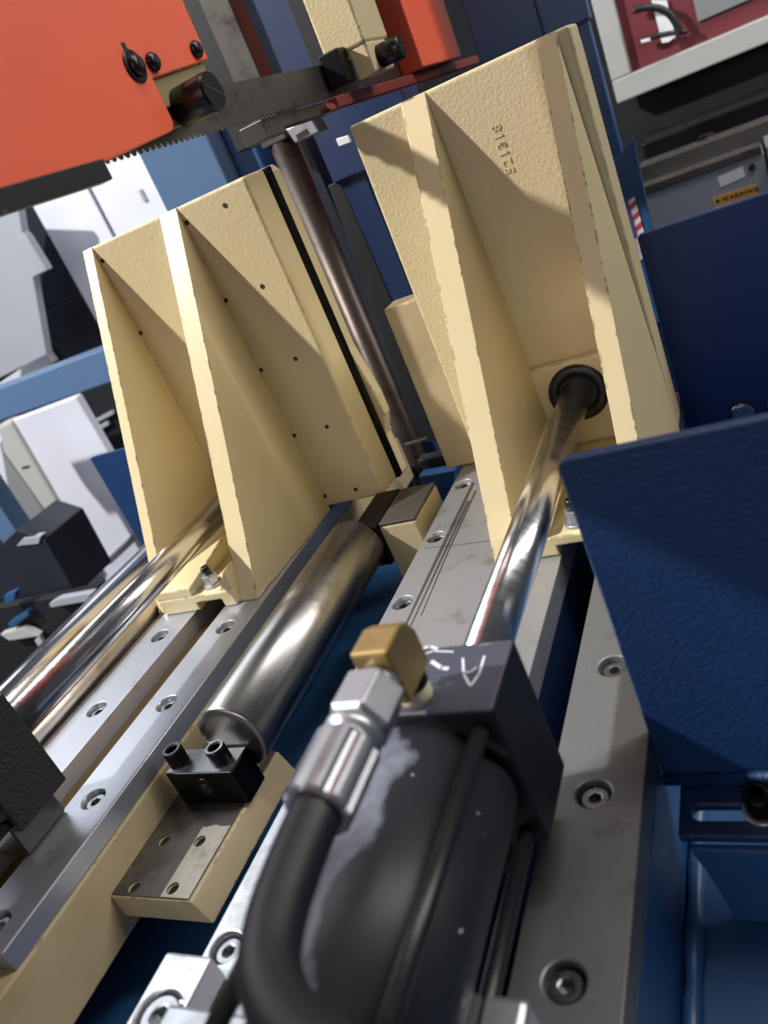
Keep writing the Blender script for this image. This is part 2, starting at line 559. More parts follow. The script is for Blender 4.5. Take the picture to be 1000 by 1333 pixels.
for hx, hy in ((-0.490, 0.314), (-0.453, 0.3135), (-0.490, 0.273), (-0.4515, 0.273)):
    c.cyl((hx, hy, -0.03), (hx, hy, -0.0685), 0.0052, n=20)
for o in (padtop, padstrip, pad):
    p = o.parent
    l = o.location.copy()
    o.parent = None
    o.location = (0, 0, 0)
    cut(o, c)
    o.parent = p
    o.location = l
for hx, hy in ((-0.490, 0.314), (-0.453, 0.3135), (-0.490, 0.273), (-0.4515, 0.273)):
    B().cyl((hx, hy, -0.0684), (hx, hy, -0.0495), 0.0051, n=20).build('hole_dark_plug', INK, cb)  # black plug paints in the shade inside the hole
B().box(-0.668, -0.655, -0.05, 0.98, -0.1295, -0.084).build('light_block_skirt', CREAM_DIRTY, cb, 0.001)  # unseen, added to keep lamp light off the tray under the casting

B().box(-0.684, -0.6555, -0.05, 0.98, -0.0186, -0.0048).build('bar_seat', CREAM_DIRTY, cb, 0.001)
# blue bed under everything
bed = thing('machine_bed', (-0.4, 0.4, -0.90), 'blue painted welded machine bed and chip tray below the rails', 'machine bed')
B().box(-0.765, -0.336, -0.30, 1.02, -0.215, -0.130).build('chip_tray', BLUE, bed, 0.001)
B().box(-0.160, -0.1105, -0.20, 0.842, -0.205, -0.022).build('rail_beam', BLUE, bed, 0.002)
B().box(-0.335, -0.200, -0.20, 0.90, -0.205, -0.022).build('slide_plate_beam', NAVY, bed, 0.002)  # navy darkens this blue beam to paint in the gap's shade
B().box(-0.105, 0.60, -0.40, 0.95, -0.112, -0.102).build('side_tray', BLUE, bed, 0.001)
wbd = B()
pts = [(-0.1045, 0.02 + i * 0.012, -0.0985 + 0.0006 * math.sin(i * 2.3)) for i in range(60)]
wbd.tube(pts, [0.0052 + 0.0009 * math.sin(i * 1.7) + 0.0006 * math.sin(i * 0.61) for i in range(60)], 10)
wbd.build('weld_bead', BLUE, bed)
B().box(-1.15, 0.60, -0.40, 1.02, -0.88, -0.216).build('bed_frame', NAVY, bed, 0.004)

# ------------------------------------------------------------------ the thick turned shaft with its clamp block
sh = thing('guide_shaft', (-0.435, 0.376, -0.004), 'thick turned steel shaft lying between the two vises', 'shaft')
B().lathe([(0, 0.024), (0.0002, 0.0290), (0.0022, 0.0313), (0.276, 0.0313), (0.280, 0.0298)], (-0.435, 0.376, -0.004), (0, 1, 0), 64).build('shaft_body', STEEL_SHAFT, sh)
cbk = thing('shaft_clamp_block', (-0.458, 0.36, -0.0466), 'small black steel block with two tall socket bolts at the thick shaft', 'clamp block')
B().box(-0.4925, -0.4245, 0.349, 0.3755, -0.0466, -0.0125).build('block_body', BLACK_STEEL, cbk, 0.0012)
B().box(-0.4915, -0.4255, 0.350, 0.3745, -0.0126, -0.0120).build('machined_top', SCREW, cbk)
BOLT = socket_head('tall_socket_bolt', 0.0082, 0.0140, 0.0050, BLACK_STEEL)
for x in (-0.4850, -0.4405):
    bo = place('socket_bolt', BOLT, (x, 0.3615, -0.0120), cbk)
    rim = B()
    n = 28
    vs = []
    for rad, z in ((0.0057, 0.0), (0.0057, 0.0007), (0.0075, 0.0007), (0.0075, 0.0)):
        vs += [(x + rad * math.cos(2 * math.pi * i / n), 0.3615 + rad * math.sin(2 * math.pi * i / n), 0.0019 + z) for i in range(n)]
    fs = []
    for k in range(4):
        for i in range(n):
            fs.append((k * n + i, k * n + (i + 1) % n, ((k + 1) % 4) * n + (i + 1) % n, ((k + 1) % 4) * n + i))
    rim.add(vs, fs).build('bright_rim', SCREW, bo)
B().cyl((-0.458, 0.3492, -0.029), (-0.458, 0.3484, -0.029), 0.0105, n=28).build('end_plug', DARK_SCREW, cbk)
B().cyl((-0.458, 0.3484, -0.029), (-0.458, 0.3478, -0.029), 0.0058, n=6).build('hex_socket', INK, cbk)

# far support of the shaft
fs_ = thing('shaft_end_support', (-0.39, 0.70, -0.1295), 'chipped cream block with a dark steel top at the far end of the thick shaft', 'support block')
B().box(-0.405, -0.362, 0.662, 0.738, -0.1295, 0.008).build('support_body', CREAM_DIRTY, fs_, 0.0015)
B().box(-0.405, -0.3625, 0.6625, 0.7375, 0.008, 0.012).build('steel_cap', STEEL_DARK, fs_, 0.0008)
B().box(-0.436, -0.4055, 0.657, 0.738, -0.035, 0.013).build('steel_cheek', BLACK_STEEL, fs_, 0.001)

# ------------------------------------------------------------------ vise jaws
def jaw(xo, xi, rib_o, rib_i, label, left):
    """cast L-shaped jaw: plate facing away, two tapered ribs toward the camera, foot with a nut"""
    a, b_ = min(xo, xi), max(xo, xi)
    t = thing('vise_jaw', ((rib_o[0] + rib_i[1]) / 2, 0.64, 0.0), label, 'vise jaw', None)
    z0 = 0.006
    # plate with slightly thicker machined border next to the inner edge
    B().box(a, b_, 0.745, 0.788, z0, 0.369).build('jaw_plate', CREAM_ROUGH if not left else CREAM, t, 0.003, 3)
    for (r0, r1, kl, kr) in (rib_o, rib_i):
        lv = [(0.7448, 0.3690), (0.666, 0.2), (0.590, 0.040), (0.578, 0.018), (0.571, 0.0005)]
        vs = []
        for yf, z in lv:
            dp = 0.7455 - yf
            vs += [(r0, yf, z), (r1, yf, z), (r1 + kr * dp, 0.7455, z), (r0 - kl * dp, 0.7455, z)]
        fc_ = [(0, 1, 2, 3), (16, 19, 18, 17)]
        for k in range(4):
            for q_ in range(4):
                fc_.append((k * 4 + q_, k * 4 + (q_ + 1) % 4, k * 4 + 4 + (q_ + 1) % 4, k * 4 + 4 + q_))
        B().add(vs, fc_).build('rib', CREAM_SMOOTH, t, 0.0015, 3)
    fx0, fx1 = min(rib_o[0], rib_i[0]), max(rib_o[1], rib_i[1])
    ix0, ix1 = min(rib_o[1], rib_i[1]), max(rib_o[0], rib_i[0])
    cx = (ix0 + ix1) / 2
    # foot: slab with a slot cut below for the T-nut
    nx = -0.574 if left else -0.179
    foot = B().prism([(ix0 - 0.001, 0.0005), (nx - 0.0165, 0.0005), (nx - 0.0165, 0.0095), (nx + 0.0165, 0.0095), (nx + 0.0165, 0.0005),
                      (ix1 + 0.001, 0.0005), (ix1 + 0.001, 0.0185), (ix0 - 0.001, 0.0185)], 1, 0.566, 0.7455)
    foot.build('foot', CREAM_SMOOTH, t, 0.0018)
    # raised shoulder and sloping web beside the nut pad
    sx0, sx1 = (ix0 - 0.001, nx - 0.016) if left else (ix0 - 0.001, nx - 0.022)
    B().prism([(0.5665, 0.018), (0.5665, 0.029), (0.600, 0.033), (0.745, 0.056), (0.745, 0.018)], 0, sx0, sx1).build('foot_shoulder', CREAM_SMOOTH, t, 0.002)
    gx0, gx1 = (nx + 0.017, ix1 + 0.001)
    if gx1 - gx0 > 0.006:
        B().add([(gx0, 0.568, 0.018), (gx1, 0.568, 0.018), (gx1, 0.610, 0.018), (gx0, 0.610, 0.018), (gx1, 0.570, 0.040), (gx1, 0.610, 0.040)],
                [(0, 1, 2, 3), (0, 4, 1), (0, 3, 5, 4), (1, 4, 5, 2), (2, 5, 3)]).build('corner_gusset', CREAM_SMOOTH, t, 0.0012)
    # stud, washer and nut
    ny = 0.584
    nut = B().cyl((nx, ny, 0.0215), (nx, ny, 0.0325), 0.0082, n=6).build('nut', ZINC, t, 0.0006)
    B().cyl((nx, ny, 0.0185), (nx, ny, 0.0215), 0.0105, n=28).build('washer', ZINC, t)
    B().lathe([(0, 0.0046), (0.009, 0.0046), (0.0105, 0.0036)], (nx, ny, 0.0315), (0, 0, 1), 20).build('stud', DARK_SCREW, t)
    # boss where the piston rod enters
    bx = -0.575 if left else -0.1835
    bz = 0.073
    B().box(bx - 0.042, bx + 0.042, 0.737, 0.7455, 0.018, 0.107).build('rod_boss', CREAM_SMOOTH, t, 0.004, 3)
    B().lathe([(0, 0.0285), (0.002, 0.0285), (0.004, 0.0250), (0.0041, 0.0180), (0.001, 0.0176)], (bx, 0.7372, bz), (0, -1, 0), 40).build('rod_seal', BLACK, t)
    return t

jl = jaw(-0.657, -0.430, (-0.655, -0.641, 0.0, 0.03), (-0.541, -0.5175, 0.02, 0.06), 'cream cast vise jaw with rows of small drilled holes, behind the pair of chrome rods', True)
jr = jaw(-0.106, -0.310, (-0.134, -0.117, 0.02, 0.07), (-0.256, -0.233, 0.02, 0.09), 'cream cast vise jaw with raised casting number, pushed by the hydraulic cylinder with the hose', False)

# drilled holes on the left jaw plate
hole = B().cyl((0, 0, 0), (0, -0.0006, 0), 0.0026, n=14).mesh('drilled_hole')
hole.materials.append(INK)
for z in (0.352, 0.267, 0.185, 0.102, 0.020):
    place('drilled_hole', hole, (-0.463, 0.7452, z), jl)
    place('drilled_hole', hole, (-0.5135 + (0.352 - z) * 0.024, 0.7452, z), jl)
    if z > 0.2:
        place('drilled_hole', hole, (-0.6365, 0.7452, z), jl)
# wear plate on the left jaw: dark shim and cream liner
B().box(-0.435, -0.4265, 0.7885, 0.7985, 0.004, 0.3690).build('dark_shim', BLACK_STEEL, jl, 0.0008)
B().prism([(-0.640, 0.002), (-0.4275, 0.002), (-0.4275, 0.055), (-0.4185, 0.080), (-0.4185, 0.105), (-0.4275, 0.165), (-0.4275, 0.362),
           (-0.4325, 0.3695), (-0.640, 0.3695)], 1, 0.7987, 0.818).build('jaw_liner', CREAM_SMOOTH, jl, 0.0025)
# right jaw: liner plates behind the plate
B().box(-0.300, -0.1095, 0.7885, 0.7925, 0.004, 0.362).build('dark_shim', BLACK_STEEL, jr, 0.0008)
B().box(-0.304, -0.108, 0.7927, 0.806, 0.002, 0.358).build('jaw_liner', CREAM_DIRTY, jr, 0.0025)
jb = B().box(-0.366, -0.3045, 0.789, 0.822, 0.0005, 0.196).build('jaw_extension', CREAM_DIRTY, jr, 0.002)

# raised casting number on the right jaw
def text_mesh(body, size, depth, font_bold=0.0):
    cu = bpy.data.curves.new('lettering', 'FONT')
    cu.body = body
    cu.size = size
    cu.extrude = depth
    cu.offset = font_bold
    cu.align_x = 'CENTER'
    cu.align_y = 'CENTER'
    cu.space_character = 1.25
    o = bpy.data.objects.new('lettering', cu)
    COL.objects.link(o)
    bpy.context.view_layer.update()
    dg = bpy.context.evaluated_depsgraph_get()
    me = bpy.data.meshes.new_from_object(o.evaluated_get(dg))
    bpy.data.objects.remove(o, do_unlink=True)
    bpy.data.curves.remove(cu)
    return me

def letter(name, body, size, depth, mat, parent, loc, xdir, ydir, bold=0.0):
    """lettering whose reading direction is xdir and whose letter tops point along ydir"""
    me = text_mesh(body, size, depth, bold)
    x = Vector(xdir).normalized()
    y = Vector(ydir).normalized()
    z = x.cross(y)
    mt = Matrix(((x.x, y.x, z.x), (x.y, y.y, z.y), (x.z, y.z, z.z)))
    for v in me.vertices:
        v.co = mt @ v.co + Vector(loc)
    me.materials.clear()
    me.materials.append(mat)
    o = bpy.data.objects.new(name, me)
    COL.objects.link(o)
    o.parent = parent
    off = Vector((0, 0, 0))
    p = parent
    while p is not None:
        off += p.location
        p = p.parent
    o.location = -off
    return o
letter('casting_number', '521318', 0.0115, 0.0006, CREAM_SMOOTH, jr, (-0.184, 0.7449, 0.302), (0, 0, 1), (-1, 0, 0), 0.0001)

# ------------------------------------------------------------------ hydraulic cylinders
def cylinder(dx, label, full, bmat):
    X = -0.185 + dx
    t = thing('hydraulic_cylinder', (X, 0.17, 0.0), label, 'hydraulic cylinder')
    x0, x1, z0, z1 = X - 0.0425, X + 0.0425, 0.031, 0.118
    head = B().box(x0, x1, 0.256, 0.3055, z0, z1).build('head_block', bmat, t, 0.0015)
    B().lathe([(0, 0.0142), (0.4305, 0.0142)], (X, 0.3055, 0.0735), (0, 1, 0), 48).build('piston_rod', CHROME, t)
    B().lathe([(0, 0.0385), (0.160, 0.0385)], (X, 0.096, 0.0735), (0, 1, 0), 64).build('barrel', TUBE_BLACK, t)
    for sx in (-1, 1):
        for sz in (-1, 1):
            B().cyl((X + sx * 0.0335, 0.08, 0.0735 + sz * 0.0335), (X + sx * 0.0335, 0.2565, 0.0735 + sz * 0.0335), 0.0042, n=16).build('tie_rod', BLACK, t)
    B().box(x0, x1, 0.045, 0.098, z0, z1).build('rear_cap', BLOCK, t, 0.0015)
    # feet
    B().box(X - 0.112, x0, 0.060, 0.146, 0.001, 0.056).build('mounting_foot', ZINC, t, 0.0025)
    B().box(x1 - 0.021, x1 + 0.0095, 0.06, 0.1735, 0.001, 0.044).build('mounting_foot', ZINC, t, 0.003)
    B().box(x0 + 0.015, x1 - 0.022, 0.26, 0.302, 0.001, z0).build('head_foot', BLACK, t, 0.001)
    return t, head
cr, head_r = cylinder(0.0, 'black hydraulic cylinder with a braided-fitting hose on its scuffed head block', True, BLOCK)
cl, head_l = cylinder(-0.390, 'hydraulic cylinder with a crusted black head block beside the drilled-hole jaw', False, BLACK_ROUGH)

# chalky paint marks on the head block: an upside-down A and a few smears
def mark(pts, wd, parent, nm='paint_mark'):
    b = B()
    z = 0.1181
    for (p, q) in zip(pts[:-1], pts[1:]):
        p = Vector((p[0], p[1], z))
        q = Vector((q[0], q[1], z))
        d = (q - p).normalized()
        n = Vector((-d.y, d.x, 0)) * wd / 2
        e = d * wd * 0.3
        vs = [p - n - e, q - n + e, q + n + e, p + n - e]
        vs2 = [v + Vector((0, 0, 0.0003)) for v in vs]
        b.add(vs + vs2, [(3, 2, 1, 0), (4, 5, 6, 7), (0, 1, 5, 4), (1, 2, 6, 5), (2, 3, 7, 6), (3, 0, 4, 7)])
    return b.build(nm, CHALK, parent)
def bt(px, py):
    p = at(px, py, 2, 0.118)
    return (p.x, p.y)
mark([bt(603, 858), bt(604, 878), bt(613, 894), bt(624, 878), bt(631, 855)], 0.0012, head_r)
mark([bt(605, 875), bt(612, 876), bt(620, 870)], 0.0011, head_r)
mark([bt(545, 855), bt(565, 848), bt(590, 849)], 0.0010, head_r, 'paint_smear')
mark([bt(550, 845), bt(560, 842), bt(569, 845)], 0.0018, head_r, 'paint_smear')
mark([bt(563, 862), bt(575, 870), bt(583, 871)], 0.0022, head_r, 'paint_smear')

# hose with brass elbow, swivel nut and crimped ferrule
hs = thing('hydraulic_hose', (-0.184, 0.262, 0.118), 'black rubber hydraulic hose with zinc ferrule and brass elbow on the cylinder', 'hose')
B().lathe([(0, 0.0078), (0.003, 0.0086), (0.006, 0.0084), (0.010, 0.0076)], (-0.183, 0.2665, 0.1182), (0, 0, 1), 28).build('sealed_thread', TAPE, hs)
B().cyl((-0.183, 0.2665, 0.1275), (-0.183, 0.2665, 0.1335), 0.0088, n=28).build('stem_collar', BLACK_STEEL, hs)
elb = B().prism([(0.2460, 0.133), (0.2760, 0.133), (0.2760, 0.152), (0.2710, 0.1605), (0.2640, 0.1635), (0.2460, 0.1635)], 0, -0.1925, -0.1735)
elb.build('brass_elbow', BRASS, hs, 0.0015)
B().cyl((-0.183, 0.2462, 0.1480), (-0.183, 0.2400, 0.1480), 0.0092, n=28).build('elbow_nipple', ZINC, hs)
B().lathe([(0, 0.0125), (0.002, 0.0148), (0.0225, 0.0148), (0.0250, 0.0125)], (-0.183, 0.2410, 0.1480), (0, -1, 0.0), 6).build('swivel_nut', ZINC, hs, 0.0008)
B().lathe([(0, 0.0105), (0.002, 0.0128), (0.006, 0.0128), (0.0075, 0.0108), (0.0090, 0.0108), (0.0095, 0.0122)], (-0.183, 0.2165, 0.1480), (0, -1, 0.0), 32).build('nut_collar', ZINC, hs)
fe = B()
n = 48
prof = [(0, 0.0120), (0.0018, 0.0142), (0.032, 0.0142), (0.0335, 0.0132)]
vs = []
P0 = Vector((-0.183, 0.2070, 0.1480))
for a, r in prof:
    for i in range(n):
        th = 2 * math.pi * i / n
        rr = r * (1 - (0.10 if (i % 6) in (0, 1) else 0.0))
        vs.append(P0 + Vector((rr * math.cos(th), -a, rr * math.sin(th))))
fcs = []
for k in range(len(prof) - 1):
    for i in range(n):
        fcs.append((k * n + i, k * n + (i + 1) % n, (k + 1) * n + (i + 1) % n, (k + 1) * n + i))
fcs += [tuple(range(n)), tuple(range(3 * n, 4 * n))]
fe.add(vs, fcs).build('crimped_ferrule', ZINC, hs)
def catmull(pts, k=8):
    out = []
    P = [Vector(p) for p in pts]
    P = [P[0] * 2 - P[1]] + P + [P[-1] * 2 - P[-2]]
    for i in range(1, len(P) - 2):
        for j in range(k):
            t_ = j / k
            a, b, c_, d = P[i - 1], P[i], P[i + 1], P[i + 2]
            out.append(0.5 * ((2 * b) + (-a + c_) * t_ + (2 * a - 5 * b + 4 * c_ - d) * t_ * t_ + (-a + 3 * b - 3 * c_ + d) * t_ ** 3))
    out.append(P[-2])
    return out
B().tube(catmull([(-0.183, 0.176, 0.148), (-0.1825, 0.165, 0.148), (-0.181, 0.150, 0.1485), (-0.1775, 0.130, 0.149), (-0.171, 0.113, 0.149), (-0.158, 0.100, 0.148), (-0.140, 0.092, 0.147), (-0.115, 0.088, 0.146)]), 0.0102, 28).build('rubber_hose', RUBBER, hs)

# stop block on the slide plate
sb = thing('stop_block', (-0.338, 0.16, 0.0), 'bare steel stop block with a counterbored bolt on the front corner of the slide plate', 'steel block')
body = B().box(-0.3545, -0.3225, 0.10, 0.1905, 0.0005, 0.0185).build('block_body', STEEL, None, 0.0015)
cut(body, B().cyl((-0.3375, 0.158, 0.03), (-0.3375, 0.158, 0.008), 0.0135, n=32))
body.parent = sb
body.location = -sb.location
place('socket_bolt', socket_head('stop_bolt', 0.0112, 0.009, 0.0055, SCREW), (-0.3375, 0.158, 0.008), sb)

# ------------------------------------------------------------------ round bars beside the left vise
B().lathe([(0, 0.0150), (0.002, 0.0165), (0.80, 0.0165)], (-0.712, 0.15, 0.030), (0, 1, 0), 48).build('chrome_rod', CHROME, None, 0, 2,
    ('polished chrome guide rod lying outside the drilled-hole jaw, next to the piston rod', 'rod'))
B().lathe([(0, 0.010), (0.001, 0.0112), (0.80, 0.0112)], (-0.6675, 0.15, 0.0068), (0, 1, 0), 40).build('round_bar', DULL_BAR, None, 0, 2,
    ('dull grey round steel bar lying along the outer edge of the left guide rail', 'bar'))

# ------------------------------------------------------------------ blue guards on the right
GY = 0.355
gd = thing('guard_plate', (0.02, GY, -0.040), 'blue textured guard plate standing beside the guide rail, with slotted foot and bolt', 'guard')
def rounded(x0, x1, z0, z1, r, corners, k=5):
    out = []
    for (cx, cz, a0, on) in ((x1 - r, z1 - r, 0, corners[0]), (x0 + r, z1 - r, 90, corners[1]), (x0 + r, z0 + r, 180, corners[2]), (x1 - r, z0 + r, 270, corners[3])):
        if on:
            for i in range(k + 1):
                a = math.radians(a0 + 90 * i / k)
                out.append((cx + r * math.cos(a), cz + r * math.sin(a)))
        else:
            out.append((x1 if a0 in (0, 270) else x0, z1 if a0 in (0, 90) else z0))
    return out
B().prism(rounded(-0.1095, 0.32, -0.040, 0.1845, 0.006, (0, 1, 0, 0)), 1, GY, GY + 0.006).build('guard_sheet', BLUE_TEX, gd, 0.0012)
fo = B().box(-0.1005, 0.32, 0.3165, 0.3545, -0.042, -0.036).build('slotted_foot', BLUE_TEX, None, 0.0012)
sc = B()
sc.prism([(-0.0885 + 0.0055 * math.cos(math.radians(a)), 0.3325 + 0.0055 * math.sin(math.radians(a))) for a in range(90, 271, 20)] +
         [(-0.045 + 0.0055 * math.cos(math.radians(a)), 0.3325 + 0.0055 * math.sin(math.radians(a))) for a in range(-90, 91, 20)], 2, -0.05, -0.02)
cut(fo, sc)
fo.parent = gd
fo.location = -gd.location
B().cyl((-0.109, GY - 0.001, -0.033), (0.32, GY - 0.001, -0.033), 0.004, n=12).build('weld_bead', BLUE_TEX, gd)
B().prism([(-0.096, -0.042), (0.32, -0.042), (0.32, -0.1015), (-0.0825, -0.1015), (-0.0905, -0.060)], 1, 0.312, 0.3165).build('foot_bracket', BLUE, gd, 0.001)
fb = place('foot_bolt', socket_head('foot_bolt', 0.0085, 0.012, 0.0045, BLACK_STEEL), (-0.0565, 0.3325, -0.0325), gd)
B().lathe([(0, 0.0105), (0.0022, 0.0105), (0.0024, 0.0100)], (-0.0565, 0.3325, -0.036), (0, 0, 1), 28).build('washer', ZINC, gd)

g2 = thing('side_panel', (0.1, 0.85, -0.10), 'dark blue scuffed sheet panel standing right behind the numbered vise jaw', 'panel')
B().prism(rounded(-0.1115, 0.42, -0.10, 0.1745, 0.005, (0, 1, 0, 0)), 1, 0.85, 0.857).build('panel_sheet', BLUE_SCR, g2, 0.0012)
for x in (-0.055, -0.020):
    B().lathe([(0, 0.013), (0.004, 0.013), (0.006, 0.010)], (x, 0.85, -0.036), (0, -1, 0), 28).build('domed_bolt', SCREW, g2)

# ------------------------------------------------------------------ band saw head
BX = -0.370
bl = B()
ys = []
y = 0.30
pitch = 0.0078
bot = []
while y < 1.30:
    bot += [(y, 0.4075), (y + pitch * 0.62, 0.4036), (y + pitch * 0.86, 0.4042)]
    y += pitch
outl = bot + [(1.30, 0.4075), (1.30, 0.4365), (0.30, 0.4365)]
bl.prism(outl, 0, BX - 0.0007, BX + 0.0007)
sc_ = thing('band_saw_head', (-0.38, 0.45, 0.3925), 'band saw head with orange covers and a toothed blade above both vise jaws', 'band saw')
bl.build('band_blade', BLADE, sc_)['label'] = 'toothed steel band blade'

B().box(-0.75, -0.36, -0.60, 0.06, 0.45, 1.0).build('wheel_housing', ORANGE, sc_, 0.004)  # out-of-view housing inferred from the near rails' shadow, added to shade them
cv_ = B().prism([(-0.30, 0.3995), (0.47, 0.4035), (0.550, 0.4105), (0.5555, 0.4150), (0.5555, 0.4455), (0.640, 0.4525), (0.640, 0.86), (-0.30, 0.86)], 0, -0.3580, -0.3550).build('cover_sheet', ORANGE, sc_, 0.0012)
B().box(-0.3650, -0.3545, -0.30, 0.462, 0.3925, 0.4055).build('rubber_lip', BLACK, sc_, 0.001)
B().box(-0.395, -0.3720, -0.30, 0.605, 0.460, 0.86).build('guide_arm', VOID, sc_, 0.002)
B().box(-0.3688, -0.3585, 0.5, 0.6360, 0.4265, 0.4580).build('guide_block', KHAKI, sc_, 0.001)
B().prism([(0.535, 0.4120), (0.600, 0.4140), (0.604, 0.4265), (0.535, 0.4265)], 0, -0.3688, -0.3620).build('carbide_pad', KHAKI, sc_, 0.0008)
kn = B().lathe([(0, 0.0135), (0.030, 0.0135), (0.0325, 0.0120)], (-0.3612, 0.5800, 0.4245), (1, 0, 0), 40).build('guide_knob', DARK_SCREW, sc_)
k1 = B().lathe([(0, 0.0130), (0.0008, 0.0130)], (-0.3288, 0.58, 0.4245), (1, 0, 0), 40).build('knob_face', DARK_SCREW, kn)
q = B().prism([(0.58 - 0.009, 0.4245 + 0.004 - 0.0014), (0.58 + 0.009, 0.4245 - 0.004 - 0.0014), (0.58 + 0.009, 0.4245 - 0.004 + 0.0014), (0.58 - 0.009, 0.4245 + 0.004 + 0.0014)], 0, -0.3282, -0.3276)
q.build('driver_slot', INK, kn)
BUT = B()
def button(y, z, r, parent, washer):
    if washer:
        B().lathe([(0, r * 1.5), (0.0012, r * 1.5), (0.0016, r * 1.4)], (-0.355, y, z), (1, 0, 0), 28).build('washer', DARK_SCREW, parent)
    s = B().lathe([(0, r), (0.002, r), (0.0042, r * 0.72), (0.0046, r * 0.45)], (-0.3545 + (0.001 if washer else 0), y, z), (1, 0, 0), 28).build('button_screw', DARK_SCREW, parent)
    B().cyl((-0.3502 + (0.001 if washer else 0), y, z), (-0.3494 + (0.001 if washer else 0), y, z), r * 0.42, n=6).build('hex_socket', INK, parent)
button(0.5400, 0.4545, 0.0072, cv_, True)
button(0.5620, 0.4555, 0.0064, cv_, False)
button(0.6260, 0.4600, 0.0062, cv_, False)
B().prism([(0.537, 0.4600), (0.541, 0.4600), (0.541, 0.4700), (0.537, 0.4700)], 0, -0.3552, -0.3546).build('adjusting_slot', INK, cv_)

# far guide arm
ga = B().box(-0.372, -0.3230, 0.900, 0.975, 0.4385, 0.78).build('far_guide_arm', CREAM_ROUGH, sc_, 0.003)
ga['label'] = 'chipped cream cast guide arm'
B().box(-0.346, -0.3235, 0.902, 0.965, 0.4090, 0.4400).build('arm_toe', CREAM_ROUGH, ga, 0.003)
B().box(-0.3688, -0.3465, 0.878, 0.9015, 0.4110, 0.4440).build('blade_clamp', BLACK_STEEL, ga, 0.0015)
pn = B().lathe([(0, 0.0115), (0.024, 0.0115), (0.026, 0.0105)], (-0.3232, 0.928, 0.4225), (1, 0, 0), 32).build('slotted_pin', DARK_SCREW, ga)
B().box(-0.2973, -0.2966, 0.920, 0.936, 0.4215, 0.4235).build('driver_slot', INK, ga)

# far orange cover and its lower strip
oc = sc_
B().box(-0.440, -0.3400, 1.118, 1.31, 0.4045, 0.80).build('far_cover', ORANGE, oc, 0.002)
B().box(-0.3690, -0.3550, 0.852, 1.60, 0.3915, 0.4030).build('lower_strip', REDBROWN, oc, 0.0015)
B().box(-0.395, -0.3750, 0.758, 0.900, 0.3925, 0.4040).build('steel_backing', STEEL_DARK, oc, 0.001)
B().box(-0.400, -0.3745, 0.719, 0.7575, 0.388, 0.4045).build('steel_hook', STEEL_DARK, oc, 0.001)
B().box(-0.435, -0.3740, 1.01, 1.12, 0.4060, 0.72).build('arm_core', VOID, oc, 0.001)
p = at(346, 92, 1, 1.06)
q2 = at(408, 80, 1, 1.06)
B().box(p.x, q2.x, 1.05, 1.062, 0.430, 0.4435).build('orange_edge', ORANGE, oc, 0.001)
p = at(397, 20, 1, 1.09)
B().box(p.x - 0.004, p.x + 0.004, 1.085, 1.095, 0.43, 0.56).build('orange_edge', ORANGE, oc, 0.001)

# guide column (vertical steel bar)
gc = thing('guide_column', (-0.533, 1.05, -0.90), 'dark oily vertical steel guide column behind the left jaw', 'column')
B().cyl((-0.531, 1.05, -0.90), (-0.531, 1.05, 0.395), 0.0180, n=32).build('column_bar', COLUMN, gc)
B().box(-0.553, -0.514, 1.032, 1.068, 0.395, 1.0).build('column_sleeve', STEEL_DARK, gc, 0.002)
B().box(-0.600, -0.5535, 1.050, 1.090, 0.405, 1.0).build('dark_gap_fill', VOID, gc, 0.002)  # near-black box standing in for the dark gap beside the column

# ------------------------------------------------------------------ blue frame columns behind
def px_prism(name, pts, Y, depth, mat, parent=None, tag=None, bevel=0.002):
    poly = [(at(x, y, 1, Y).x, at(x, y, 1, Y).z) for x, y in pts]
    return B().prism(poly, 1, Y, Y + depth).build(name, mat, parent, bevel, 2, tag)

fc = thing('saw_frame_column', (-0.78, 1.25, -0.90), 'tall pale blue saw frame column behind the drilled-hole jaw', 'column')
B().box(-0.868, -0.735, 1.22, 1.40, -0.90, 1.2).build('column_face', BLUE_PALE, fc, 0.003)  # pale tone paints in the lit side of the blue frame
B().box(-0.734, -0.685, 1.26, 1.40, -0.90, 1.2).build('column_step', BLUE, fc, 0.003)
nv = thing('saw_frame_panel', (-0.50, 1.30, -0.90), 'blue saw frame panel in a painted navy shade with dark vertical slots between the two jaws', 'panel')
B().box(-0.684, -0.4455, 1.32, 1.40, -0.90, 1.2).build('panel_body', NAVY, nv, 0.003)  # same frame blue, navy paints in the saw head's shade
B().box(-0.445, -0.3175, 1.32, 1.40, -0.90, 0.382).build('panel_step', NAVY, nv, 0.002)
px_prism('slide_cover', [(380, 178), (394, 172), (560, 560), (516, 560)], 1.13, 0.03, CHARCOAL, nv, None, 0.001)
px_prism('chip_slot', [(427, 242), (442, 234), (590, 575), (548, 575)], 1.125, 0.012, VOID, nv, None, 0.001)
px_prism('slide_bar', [(442, 234), (472, 222), (615, 560), (592, 575)], 1.12, 0.03, NAVY, nv, None, 0.001)

bc = thing('saw_end_column', (-0.22, 1.30, -0.90), 'tall blue saw end column with a flag sticker behind the numbered jaw', 'column')
B().box(-0.316, -0.219, 1.30, 1.33, -0.90, 1.1).build('column_face', BLUE, bc, 0.003)
B().box(-0.2175, -0.156, 1.285, 1.32, 0.378, 1.1).build('upper_cover', BLUE, bc, 0.002)
B().box(-0.2175, -0.160, 1.290, 1.32, -0.90, 0.3765).build('lower_cover', BLUE, bc, 0.002)
px_prism('pocket_flap', [(797, 216), (824, 178), (850, 300), (862, 420), (830, 420)], 1.278, 0.010, BLUE, bc, None, 0.001)
